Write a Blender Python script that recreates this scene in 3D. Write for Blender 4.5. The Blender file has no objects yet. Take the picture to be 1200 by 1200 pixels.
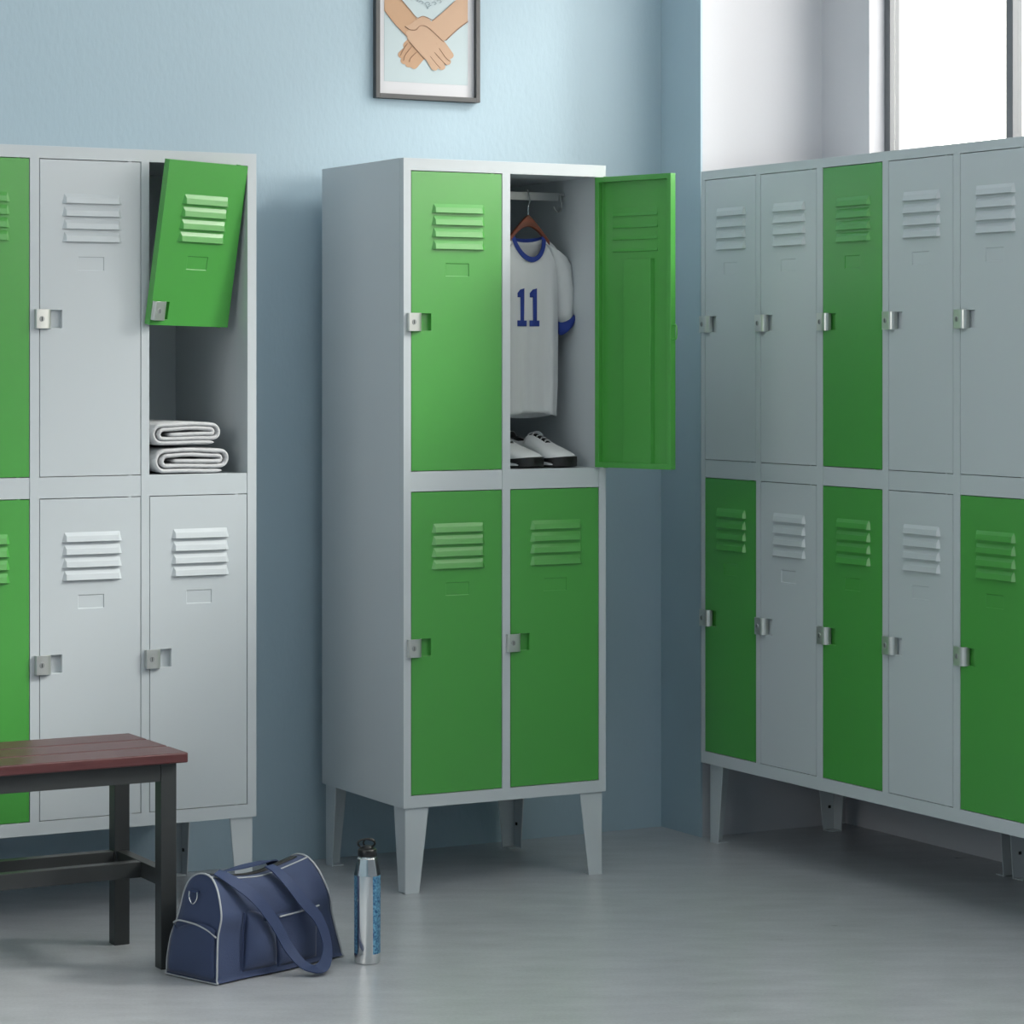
import bpy, math, random
from mathutils import Vector, Matrix, Euler
random.seed(7)
scene = bpy.context.scene
C = scene.collection
PI = math.pi

# ------------------------------------------------------------------ helpers
class MB:
    """collects polygons and links them as one mesh object"""
    def __init__(self):
        self.v = []; self.f = []; self.m = []
    def quad(self, pts, m=0):
        n = len(self.v); self.v += [tuple(p) for p in pts]
        self.f.append(tuple(range(n, n + len(pts)))); self.m.append(m)
    def box(self, x0, x1, y0, y1, z0, z1, m=0):
        n = len(self.v)
        self.v += [(x0,y0,z0),(x1,y0,z0),(x1,y1,z0),(x0,y1,z0),(x0,y0,z1),(x1,y0,z1),(x1,y1,z1),(x0,y1,z1)]
        for q in ((0,3,2,1),(4,5,6,7),(0,1,5,4),(1,2,6,5),(2,3,7,6),(3,0,4,7)):
            self.f.append(tuple(n+i for i in q)); self.m.append(m)
    def hexa(self, p, m=0):
        n = len(self.v); self.v += [tuple(q) for q in p]
        for q in ((0,3,2,1),(4,5,6,7),(0,1,5,4),(1,2,6,5),(2,3,7,6),(3,0,4,7)):
            self.f.append(tuple(n+i for i in q)); self.m.append(m)
    def prism(self, poly, axis, a, b, m=0, caps=True):
        """poly: 2D outline; axis 'x','y' or 'z' is the extrusion axis"""
        def P(u, w, t):
            return (t,u,w) if axis == 'x' else ((u,t,w) if axis == 'y' else (u,w,t))
        n = len(self.v); k = len(poly)
        self.v += [P(u,w,a) for u,w in poly] + [P(u,w,b) for u,w in poly]
        for i in range(k):
            j = (i+1) % k
            self.f.append((n+i, n+j, n+k+j, n+k+i)); self.m.append(m)
        if caps:
            self.f.append(tuple(range(n+k-1, n-1, -1))); self.m.append(m)
            self.f.append(tuple(range(n+k, n+2*k))); self.m.append(m)
    def rings(self, rings, m=0, cap0=True, cap1=True, closed=False, mfun=None):
        n = len(self.v); k = len(rings[0])
        for r in rings: self.v += [tuple(p) for p in r]
        R = len(rings)
        for i in range(R if closed else R-1):
            i2 = (i+1) % R
            for j in range(k):
                j2 = (j+1) % k
                self.f.append((n+i*k+j, n+i*k+j2, n+i2*k+j2, n+i2*k+j))
                self.m.append(mfun(i,j) if mfun else m)
        if not closed:
            if cap0: self.f.append(tuple(n+j for j in range(k-1,-1,-1))); self.m.append(m)
            if cap1: self.f.append(tuple(n+(R-1)*k+j for j in range(k))); self.m.append(m)
    def lathe(self, prof, cx=0, cy=0, n=40, m=0, cap0=True, cap1=True, mfun=None):
        rs = [[(cx+r*math.cos(2*PI*j/n), cy+r*math.sin(2*PI*j/n), z) for j in range(n)] for r,z in prof]
        self.rings(rs, m, cap0, cap1, mfun=mfun)
    def tube(self, path, r, n=10, m=0, closed=False, flat=1.0):
        P = [Vector(p) for p in path]; N = len(P); rs = []
        up = Vector((0,0,1)); T0 = (P[1]-P[0]).normalized()
        if abs(T0.dot(up)) > .9: up = Vector((1,0,0))
        A = T0.cross(up).normalized()
        for i in range(N):
            if closed: T = (P[(i+1)%N]-P[i-1]).normalized()
            else: T = (P[min(i+1,N-1)]-P[max(i-1,0)]).normalized()
            A = (A - T*A.dot(T)).normalized(); B = T.cross(A)
            rr = r[i] if isinstance(r,(list,tuple)) else r
            rs.append([P[i]+A*rr*math.cos(2*PI*j/n)+B*rr*flat*math.sin(2*PI*j/n) for j in range(n)])
        self.rings(rs, m, closed=closed)
    def grid(self, pts, m=0):
        n = len(self.v); R = len(pts); K = len(pts[0])
        for r in pts: self.v += [tuple(p) for p in r]
        for i in range(R-1):
            for j in range(K-1):
                self.f.append((n+i*K+j, n+i*K+j+1, n+(i+1)*K+j+1, n+(i+1)*K+j)); self.m.append(m)
    def build(self, name, mats, parent=None, smooth=None, bevel=0, subsurf=0, solid=0, recalc=True):
        me = bpy.data.meshes.new(name)
        me.from_pydata(self.v, [], self.f)
        if not isinstance(mats,(list,tuple)): mats = [mats]
        for mt in mats: me.materials.append(mt)
        for p,mi in zip(me.polygons, self.m): p.material_index = mi
        if recalc:
            import bmesh
            bm = bmesh.new(); bm.from_mesh(me)
            bmesh.ops.remove_doubles(bm, verts=bm.verts, dist=1e-6)
            bmesh.ops.recalc_face_normals(bm, faces=bm.faces)
            bm.to_mesh(me); bm.free()
        if smooth is not None:
            for p in me.polygons: p.use_smooth = True
            try: me.set_sharp_from_angle(angle=math.radians(smooth))
            except Exception: pass
        o = bpy.data.objects.new(name, me); C.objects.link(o)
        if parent: o.parent = parent
        if solid:
            s = o.modifiers.new('solid','SOLIDIFY'); s.thickness = solid; s.offset = 0
        if bevel:
            b = o.modifiers.new('bevel','BEVEL'); b.width = bevel; b.segments = 2
            b.limit_method = 'ANGLE'; b.angle_limit = math.radians(40); b.harden_normals = False
        if subsurf:
            s = o.modifiers.new('sub','SUBSURF'); s.levels = subsurf; s.render_levels = subsurf
        return o

def tag(o, label, cat, group=None):
    o['label'] = label; o['category'] = cat
    if group: o['group'] = group
    return o
def thing(name, label, cat, loc=(0,0,0), rot=(0,0,0), group=None):
    o = bpy.data.objects.new(name, None); C.objects.link(o)
    o.empty_display_size = .1
    o.location = loc; o.rotation_euler = rot
    return tag(o, label, cat, group)
def struct(o):
    o['kind'] = 'structure'; return o
def place(o, src_name, parent):
    c = o.copy(); c.name = src_name; C.objects.link(c); c.parent = parent; return c
def catmull(P, n=8, closed=False):
    P = [Vector(p) for p in P]; N = len(P); out = []
    for i in range(N if closed else N-1):
        if closed: a,b,c,d = P[i-1],P[i],P[(i+1)%N],P[(i+2)%N]
        else: a,b,c,d = P[max(i-1,0)],P[i],P[i+1],P[min(i+2,N-1)]
        for k in range(n):
            t = k/n
            out.append(.5*((2*b)+(c-a)*t+(2*a-5*b+4*c-d)*t*t+(3*b-a-3*c+d)*t**3))
    if not closed: out.append(P[-1])
    return out

# ------------------------------------------------------------------ materials
def srgb(r,g,b):
    f = lambda c: (c/255/12.92) if c/255 <= .04045 else ((c/255+.055)/1.055)**2.4
    return (f(r),f(g),f(b),1)
def mat(name, col, rough=.5, metal=0, coat=0, bump=None, var=None, spec=.5, sheen=0, coat_rough=.1):
    """bump=(scale,strength,distance); var=(scale,amount)"""
    m = bpy.data.materials.new(name); m.use_nodes = True
    nt = m.node_tree; p = nt.nodes['Principled BSDF']
    p.inputs['Base Color'].default_value = col
    p.inputs['Roughness'].default_value = rough
    p.inputs['Metallic'].default_value = metal
    p.inputs['Specular IOR Level'].default_value = spec
    p.inputs['Coat Weight'].default_value = coat
    p.inputs['Coat Roughness'].default_value = coat_rough
    if sheen: p.inputs['Sheen Weight'].default_value = sheen
    tc = nt.nodes.new('ShaderNodeTexCoord')
    if bump:
        n = nt.nodes.new('ShaderNodeTexNoise'); n.inputs['Scale'].default_value = bump[0]
        n.inputs['Detail'].default_value = 4
        mp = nt.nodes.new('ShaderNodeMapping')
        if len(bump) > 3: mp.inputs['Scale'].default_value = bump[3]
        nt.links.new(tc.outputs['Object'], mp.inputs['Vector']); nt.links.new(mp.outputs[0], n.inputs['Vector'])
        b = nt.nodes.new('ShaderNodeBump'); b.inputs['Strength'].default_value = bump[1]; b.inputs['Distance'].default_value = bump[2]
        nt.links.new(n.outputs['Fac'], b.inputs['Height']); nt.links.new(b.outputs[0], p.inputs['Normal'])
    if var:
        n = nt.nodes.new('ShaderNodeTexNoise'); n.inputs['Scale'].default_value = var[0]; n.inputs['Detail'].default_value = 5
        mp = nt.nodes.new('ShaderNodeMapping')
        if len(var) > 2: mp.inputs['Scale'].default_value = var[2]
        nt.links.new(tc.outputs['Object'], mp.inputs['Vector']); nt.links.new(mp.outputs[0], n.inputs['Vector'])
        r = nt.nodes.new('ShaderNodeMapRange'); r.inputs['From Min'].default_value = .3; r.inputs['From Max'].default_value = .7
        r.inputs['To Min'].default_value = 1-var[1]; r.inputs['To Max'].default_value = 1+var[1]
        nt.links.new(n.outputs['Fac'], r.inputs['Value'])
        mx = nt.nodes.new('ShaderNodeVectorMath'); mx.operation = 'SCALE'
        mx.inputs[0].default_value = col[:3]; nt.links.new(r.outputs[0], mx.inputs['Scale'])
        nt.links.new(mx.outputs[0], p.inputs['Base Color'])
    return m

M = {}
M['wall']   = mat('pale_blue_wall_paint', srgb(169,190,202), .6, bump=(90,.35,.002,(1,1,.45)), spec=.3)
M['white']  = mat('white_wall_paint', srgb(190,192,198), .7, bump=(120,.15,.001))
M['ceil']   = mat('ceiling_paint', srgb(228,230,230), .8, bump=(60,.1,.001))
M['grey']   = mat('light_grey_powder_coat', srgb(192,199,203), .38, bump=(900,.06,.0004), spec=.6)
M['green']  = mat('green_powder_coat', srgb(70,156,63), .34, bump=(900,.05,.0004), spec=.85)
M['steel']  = mat('polished_latch_steel', srgb(212,214,210), .32, metal=.85)
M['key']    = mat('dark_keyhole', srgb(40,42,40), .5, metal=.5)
M['dsteel'] = mat('rail_steel', srgb(160,163,163), .4, metal=.4)
M['black']  = mat('black_steel_frame', srgb(44,47,48), .42, bump=(500,.08,.0005))
M['wood']   = mat('dark_red_stained_wood', srgb(78,40,41), .38, bump=(14,.25,.0015,(1,14,14)), var=(10,.18,(1,12,12)))
M['hwood']  = mat('brown_hanger_wood', srgb(112,52,30), .35, bump=(12,.2,.001,(1,12,12)), var=(9,.2,(1,10,10)))
M['bag']    = mat('navy_canvas', srgb(48,62,95), .8, bump=(520,.5,.0012), var=(14,.08), sheen=.15)
M['strap']  = mat('navy_webbing', srgb(46,61,96), .7, bump=(700,.5,.001))
M['pipe']   = mat('pale_grey_piping', srgb(168,172,176), .6)
M['chrome'] = mat('silver_metal', srgb(225,226,226), .12, metal=1)
M['cap']    = mat('black_plastic', srgb(28,28,29), .35)
M['jersey'] = mat('white_jersey_knit', srgb(202,205,206), .85, bump=(700,.3,.0008))
M['blue']   = mat('royal_blue_fabric', srgb(30,55,134), .75, bump=(700,.3,.0008))
M['towel']  = mat('white_terry', srgb(203,204,206), .95, bump=(420,.9,.0025), sheen=.2)
M['shoe']   = mat('white_shoe_leather', srgb(218,220,222), .5, bump=(200,.1,.0005))
M['sole']   = mat('black_rubber', srgb(22,23,25), .55)
M['lace']   = mat('grey_lace', srgb(196,198,200), .8)
M['frame']  = mat('dark_grey_picture_frame', srgb(66,68,70), .4)
M['mount']  = mat('white_card_mount', srgb(208,208,212), .8)
M['print']  = mat('pale_blue_print', srgb(184,198,202), .7)
M['skin']   = mat('printed_skin', srgb(192,160,135), .7)
M['skin2']  = mat('printed_skin_orange', srgb(188,152,122), .7)
M['line']   = mat('printed_outline', srgb(142,108,86), .7)
M['ink']    = mat('printed_grey_ink', srgb(110,128,140), .7)
M['wframe'] = mat('grey_window_frame', srgb(92,96,100), .4)

def floor_mat():
    m = bpy.data.materials.new('brushed_grey_floor'); m.use_nodes = True
    nt = m.node_tree; p = nt.nodes['Principled BSDF']; L = nt.links
    tc = nt.nodes.new('ShaderNodeTexCoord')
    m0 = nt.nodes.new('ShaderNodeMapping'); m0.inputs['Rotation'].default_value = (0,0,math.radians(28))
    mp = nt.nodes.new('ShaderNodeMapping'); mp.inputs['Scale'].default_value = (2.6,8,1)
    L.new(tc.outputs['Object'], m0.inputs['Vector']); L.new(m0.outputs[0], mp.inputs['Vector'])
    n1 = nt.nodes.new('ShaderNodeTexNoise'); n1.inputs['Scale'].default_value = 2.0; n1.inputs['Detail'].default_value = 7; n1.inputs['Roughness'].default_value = .66; n1.inputs['Distortion'].default_value = 0
    L.new(mp.outputs[0], n1.inputs['Vector'])
    n2 = nt.nodes.new('ShaderNodeTexNoise'); n2.inputs['Scale'].default_value = 140; n2.inputs['Detail'].default_value = 3
    L.new(tc.outputs['Object'], n2.inputs['Vector'])
    mx = nt.nodes.new('ShaderNodeMix'); mx.data_type = 'RGBA'
    mx.inputs['A'].default_value = srgb(158,161,165); mx.inputs['B'].default_value = srgb(184,187,191)
    ad = nt.nodes.new('ShaderNodeMath'); ad.operation = 'MULTIPLY_ADD'; ad.inputs[1].default_value = 1.0; ad.inputs[2].default_value = -.35
    L.new(n2.outputs['Fac'], ad.inputs[0])
    ad2 = nt.nodes.new('ShaderNodeMath'); ad2.operation = 'ADD'
    r = nt.nodes.new('ShaderNodeMapRange'); r.inputs['From Min'].default_value = .32; r.inputs['From Max'].default_value = .68; r.inputs['To Max'].default_value = .8
    L.new(n1.outputs['Fac'], r.inputs['Value']); L.new(r.outputs[0], ad2.inputs[0]); L.new(ad.outputs[0], ad2.inputs[1])
    L.new(ad2.outputs[0], mx.inputs['Factor']); L.new(mx.outputs['Result'], p.inputs['Base Color'])
    r2 = nt.nodes.new('ShaderNodeMapRange'); r2.inputs['To Min'].default_value = .25; r2.inputs['To Max'].default_value = .33
    L.new(n1.outputs['Fac'], r2.inputs['Value']); L.new(r2.outputs[0], p.inputs['Roughness'])
    b = nt.nodes.new('ShaderNodeBump'); b.inputs['Strength'].default_value = .2; b.inputs['Distance'].default_value = .0012
    L.new(n2.outputs['Fac'], b.inputs['Height']); L.new(b.outputs[0], p.inputs['Normal'])
    return m
M['floor'] = floor_mat()

def glass_mat():
    m = bpy.data.materials.new('window_glass'); m.use_nodes = True
    nt = m.node_tree; nt.nodes.remove(nt.nodes['Principled BSDF'])
    out = nt.nodes['Material Output']
    t = nt.nodes.new('ShaderNodeBsdfTransparent'); t.inputs[0].default_value = (.97,.985,.98,1)
    g = nt.nodes.new('ShaderNodeBsdfGlossy'); g.inputs['Roughness'].default_value = .02
    mx = nt.nodes.new('ShaderNodeMixShader')
    mx.inputs[0].default_value = .05; nt.links.new(t.outputs[0], mx.inputs[1]); nt.links.new(g.outputs[0], mx.inputs[2])
    nt.links.new(mx.outputs[0], out.inputs[0])
    return m
M['glass'] = glass_mat()

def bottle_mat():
    """chrome with speckled blue bands on the sides"""
    m = bpy.data.materials.new('silver_bottle_with_blue_bands'); m.use_nodes = True
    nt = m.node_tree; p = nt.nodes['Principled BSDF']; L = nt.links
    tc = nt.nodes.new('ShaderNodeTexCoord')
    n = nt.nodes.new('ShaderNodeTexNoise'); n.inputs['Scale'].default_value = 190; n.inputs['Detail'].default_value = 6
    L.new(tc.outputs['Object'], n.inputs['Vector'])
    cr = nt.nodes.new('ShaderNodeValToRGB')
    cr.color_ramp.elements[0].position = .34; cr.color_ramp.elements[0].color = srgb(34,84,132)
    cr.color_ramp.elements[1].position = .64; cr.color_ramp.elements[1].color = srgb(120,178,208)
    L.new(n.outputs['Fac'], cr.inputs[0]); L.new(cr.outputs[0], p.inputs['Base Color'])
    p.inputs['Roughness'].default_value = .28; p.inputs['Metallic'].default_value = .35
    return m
M['bband'] = bottle_mat()
def emis(name, col, s):
    m = bpy.data.materials.new(name); m.use_nodes = True
    p = m.node_tree.nodes['Principled BSDF']
    p.inputs['Base Color'].default_value = (.8,.8,.8,1)
    p.inputs['Emission Color'].default_value = col; p.inputs['Emission Strength'].default_value = s
    return m

# ------------------------------------------------------------------ the room
YW = 6.5636; XC = 4.0954; YS = 6.3605; XN = 4.58; XU = 4.50
XL0 = -1.6; YB = -2.6; H = 3.25; ZS = 1.825
WY0, WY1, WZ0, WZ1 = -.70, 6.138, 1.835, 3.12
def slab(name, m, *b):
    k = MB(); k.box(*b); return struct(k.build(name, M[m]))
slab('floor','floor', XL0-.2, XN+.3, YB-.2, YW+.2, -.12, 0)
slab('ceiling','ceil', XL0-.2, XN+.3, YB-.2, YW+.2, H, H+.12)
slab('wall_back','wall', XL0-.2, XC, YW, YW+.2, 0, H)
LY0,LY1,LZ0,LZ1 = 2.0,4.2,1.5,2.45  # unseen opening, added so fill light enters from the left
k = MB(); k.box(XL0-.2,XL0,YB,LY0,0,H); k.box(XL0-.2,XL0,LY1,YW,0,H); k.box(XL0-.2,XL0,LY0,LY1,0,LZ0); k.box(XL0-.2,XL0,LY0,LY1,LZ1,H)
struct(k.build('wall_left', M['wall']))
k = MB(); 
for (a,b) in ((LY0,LY0+.04),(LY1-.04,LY1),((LY0+LY1)/2-.02,(LY0+LY1)/2+.02)): k.box(XL0-.10,XL0-.06,a,b,LZ0,LZ1)
for (a,b) in ((LZ0,LZ0+.04),(LZ1-.04,LZ1)):
    k.box(XL0-.10,XL0-.06,LY0+.04,(LY0+LY1)/2-.02,a,b); k.box(XL0-.10,XL0-.06,(LY0+LY1)/2+.02,LY1-.04,a,b)
fill_win = struct(k.build('fill_window', M['wframe'], bevel=.001))  # added window out of view, brightens faces turned to the left
for (a,b) in ((LY0+.04,(LY0+LY1)/2-.02),((LY0+LY1)/2+.02,LY1-.04)):
    k = MB(); k.box(XL0-.082,XL0-.078,a,b,LZ0+.04,LZ1-.04); k.build('pane', M['glass'], fill_win)
slab('wall_behind','wall', XL0-.2, XN+.3, YB-.2, YB, 0, H)
# short blue return wall and the white niche behind it
k = MB(); k.box(XC, XC+.006, YS, YW+.2, 0, H)
struct(k.build('wall_right', M['wall']))
k = MB(); k.box(XC+.006, XN+.3, YS, YW+.2, 0, H)
struct(k.build('wall_niche', M['white']))
k = MB(); k.box(XN, XN+.3, YB, YS, 0, ZS)
struct(k.build('wall_window_lower', M['white']))
k = MB()
XO = XN+.16
k.box(XU, XO, WY1, YS, ZS, H); k.box(XU, XO, YB, WY0, ZS, H)
k.box(XU, XO, WY0, WY1, ZS, WZ0); k.box(XU, XO, WY0, WY1, WZ1, H)
struct(k.build('wall_window_upper', M['white']))
# window band: frame, mullions, panes
k = MB(); xa, xb = 4.5505, 4.583
e = .0255
k.box(xa,xb,WY1-e,WY1,WZ0,WZ1); k.box(xa,xb,WY0,WY0+e,WZ0,WZ1)
k.box(xa,xb,WY0+e,WY1-e,WZ0,WZ0+.022); k.box(xa,xb,WY0+e,WY1-e,WZ1-e,WZ1)
ys = [5.6163 - .5240*i for i in range(12)]
for y in ys: k.box(xa,xb,y-.0274,y,WZ0+.022,WZ1-e)
win = struct(k.build('window_1', M['wframe'], bevel=.001))
edges = [WY1-e] + [v for y in ys for v in (y, y-.0274)] + [WY0+e]
for i in range(0, len(edges), 2):
    k = MB(); k.box(4.565,4.569, edges[i+1], edges[i], WZ0+.022, WZ1-e)
    k.build('pane', M['glass'], win)

# ------------------------------------------------------------------ lockers
TD = .018     # door thickness
def door_mesh(w, h, m, vents_top=.078, latch_z=None, interior=False, pocket=True):
    """local: x 0..w from latch edge to hinge edge, z 0..h, front face y=0, back y=TD"""
    k = MB()
    a, b = .0545*w/.25, .203*w/.25             # louvre span
    n0, n1 = .094*w/.25, .158*w/.25            # name plate recess
    nz1 = h-.2245; nz0 = nz1-.031
    pz0, pz1, px0, px1 = latch_z-.021, latch_z+.021, .012, .0535
    xs = sorted([0, px0, px1, n0, n1, w]); 
    zs = sorted([0, pz0, pz1, nz0, nz1, h])
    for i in range(5):
        for j in range(5):
            x0,x1,z0,z1 = xs[i],xs[i+1],zs[j],zs[j+1]
            cx, cz = (x0+x1)/2, (z0+z1)/2
            d = 0
            if pocket and px0 < cx < px1 and pz0 < cz < pz1: d = .012
            elif n0 < cx < n1 and nz0 < cz < nz1: d = .0016
            k.quad([(x0,d,z0),(x1,d,z0),(x1,d,z1),(x0,d,z1)])
            if d:
                k.quad([(x0,0,z0),(x1,0,z0),(x1,d,z0),(x0,d,z0)]); k.quad([(x0,0,z1),(x1,0,z1),(x1,d,z1),(x0,d,z1)])
                k.quad([(x0,0,z0),(x0,0,z1),(x0,d,z1),(x0,d,z0)]); k.quad([(x1,0,z0),(x1,0,z1),(x1,d,z1),(x1,d,z0)])
    # pressed louvres: hoods open at the bottom
    for q in range(4):
        zt = h - vents_top - q*.0297; zb = zt-.0225; y1, y2 = -.0047, -.0072
        e = .0100
        A=(a+.0055,0,zt); B=(b-.0055,0,zt); A1=(a+e*.92,y1,zt-.009); B1=(b-e*.92,y1,zt-.009)
        A2=(a+e*.9,y2,zb); B2=(b-e*.9,y2,zb); A3=(a,0,zb); B3=(b,0,zb)
        k.quad([A,B,B1,A1]); k.quad([A1,B1,B2,A2]); k.quad([A,A1,A2,A3]); k.quad([B,B3,B2,B1])
        k.quad([(a+e*.9,y2,zb),(b-e*.9,y2,zb),(b-e*.9,y2+.0012,zb),(a+e*.9,y2+.0012,zb)])
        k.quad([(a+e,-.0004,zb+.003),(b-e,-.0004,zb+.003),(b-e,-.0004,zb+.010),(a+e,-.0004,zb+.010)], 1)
    for (z0_,z1_) in ((-.0018,0),(h,h+.0018)): k.box(w-.030,w-.022,.0004,.010,z0_,z1_)
    # flanges
    T, lip = TD, .013
    k.quad([(0,0,0),(w,0,0),(w,T,0),(0,T,0)]); k.quad([(0,0,h),(w,0,h),(w,T,h),(0,T,h)])
    k.quad([(0,0,0),(0,0,h),(0,T,h),(0,T,0)]); k.quad([(w,0,0),(w,0,h),(w,T,h),(w,T,0)])
    # rear: lip frame, then the inner sheet
    def ring(y, o, i):
        k.quad([(o,y,o),(w-o,y,o),(w-i,y,i),(i,y,i)]); k.quad([(o,y,h-o),(w-o,y,h-o),(w-i,y,h-i),(i,y,h-i)])
        k.quad([(o,y,o),(o,y,h-o),(i,y,h-i),(i,y,i)]); k.quad([(w-o,y,o),(w-o,y,h-o),(w-i,y,h-i),(w-i,y,i)])
    ring(T, 0, lip)
    yi = T if not interior else .0028
    if interior:
        L=lip
        k.quad([(L,T,L),(w-L,T,L),(w-L,yi,L),(L,yi,L)]); k.quad([(L,T,h-L),(w-L,T,h-L),(w-L,yi,h-L),(L,yi,h-L)])
        k.quad([(L,T,L),(L,T,h-L),(L,yi,h-L),(L,yi,L)]); k.quad([(w-L,T,L),(w-L,T,h-L),(w-L,yi,h-L),(w-L,yi,L)])
    k.quad([(lip,yi,lip),(w-lip,yi,lip),(w-lip,yi,h-lip),(lip,yi,h-lip)])
    if interior:
        # pressed backs of the louvres and a tall hat-section stiffener
        for q in range(4):
            zt = h - vents_top - q*.0297; zb = zt-.0235
            k.prism([(yi-.0001,zb),(yi+.0035,zb+.001),(yi+.0012,zb+.008),(yi-.0001,zt)],'x',a,b)
        s0, s1, t0 = .066, .166, h-vents_top-4*.0297-.012
        k.prism([(s0,yi),(s0+.005,yi+.010),(s1-.005,yi+.010),(s1,yi)],'z',lip,t0)
    me = k.build('door', [M[m], M['key']], None, recalc=True)
    bv = me.modifiers.new('bevel','BEVEL'); bv.width=.0009; bv.segments=2; bv.limit_method='ANGLE'; bv.angle_limit=math.radians(50)
    return me

# latch: folded steel keeper over the door edge
def latch_obj():
    k = MB()
    hz = .0222; t = .0016
    out = [(-.0138,.0),(-.0138,-.0100),(-.0118,-.0125),(.010,-.0125),(.017,-.0115),(.0225,-.0085),(.0255,-.003),(.0265,.006)]
    inn = [(.0245,.006),(.0237,-.002),(.021,-.0068),(.0162,-.0098),(.010,-.0108),(-.0111,-.0108),(-.0121,-.0095),(-.0121,.0)]
    # thin strip (outer + inner outline)
    k.prism(out+inn, 'z', -hz, hz)
    n = k
    # lock barrel
    for (r0,r1,y0,y1,mi) in ((.0058,.0056,-.0125,-.0137,1),):
        R=[[(.0006+r*math.cos(2*PI*j/20), y, r*1.15*math.sin(2*PI*j/20)) for j in range(20)] for r,y in ((r0,y0),(r1,y1))]
        k.rings(R, mi, cap0=False)
    k.box(-.0004,.0016,-.0141,-.0136,-.0042,.0042,2)
    o = k.build('latch', [M['steel'],M['dsteel'],M['key']], None, smooth=35, bevel=.0005)
    return o
LATCH = latch_obj(); 
DOORS = {}
def get_door(w,h,m,latch_z,interior=False,pocket=True):
    key = (round(w,3),round(h,3),m,round(latch_z,3),interior,pocket)
    if key not in DOORS: DOORS[key] = door_mesh(w,h,m,latch_z=latch_z,interior=interior,pocket=pocket)
    return DOORS[key]
used = set()
def add_door(root, x, y, z, w, h, m, latch_z, rot=None, interior=False, pocket=True, latch=True):
    src = get_door(w,h,m,latch_z,interior,pocket)
    if src.name in used: d = src.copy(); C.objects.link(d)
    else: d = src; used.add(src.name)
    d.parent = root; d.location = (x,y,z)
    if rot: d.rotation_euler = rot
    if latch:
        if 'latch' in used: l = LATCH.copy(); C.objects.link(l)
        else: l = LATCH; used.add('latch')
        l.parent = d; l.location = (0,0,latch_z)
    return d

def leg_mesh(name, sx, sy, z1, m, w=.064):
    """L-shaped tapered sheet leg; corner at origin, plates run to sx*x and sy*y"""
    k = MB(); t = .0032; wb = .038
    b = 0.0
    # plate along x (faces front/back)
    k.hexa([(0,0,b),(sx*wb,0,b),(sx*wb,sy*t,b),(0,sy*t,b),(0,0,z1),(sx*w,0,z1),(sx*w,sy*t,z1),(0,sy*t,z1)])
    k.hexa([(0,sy*t,b),(sx*t,sy*t,b),(sx*t,sy*wb,b),(0,sy*wb,b),(0,sy*t,z1),(sx*t,sy*t,z1),(sx*t,sy*w,z1),(0,sy*w,z1)])
    k.box(min(0,sx*.035),max(0,sx*.035),min(0,sy*.035),max(0,sy*.035),0,.003)
    # fixing screw heads on the inside
    for z in (z1*.30,):
        k.box(sx*t if sx>0 else sx*(t+.003), sx*(t+.003) if sx>0 else sx*t, sy*.018-.004, sy*.018+.004, z-.004, z+.004, 1)
    return k.build(name, [M[m],M['key']], None, bevel=.0006)

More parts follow.
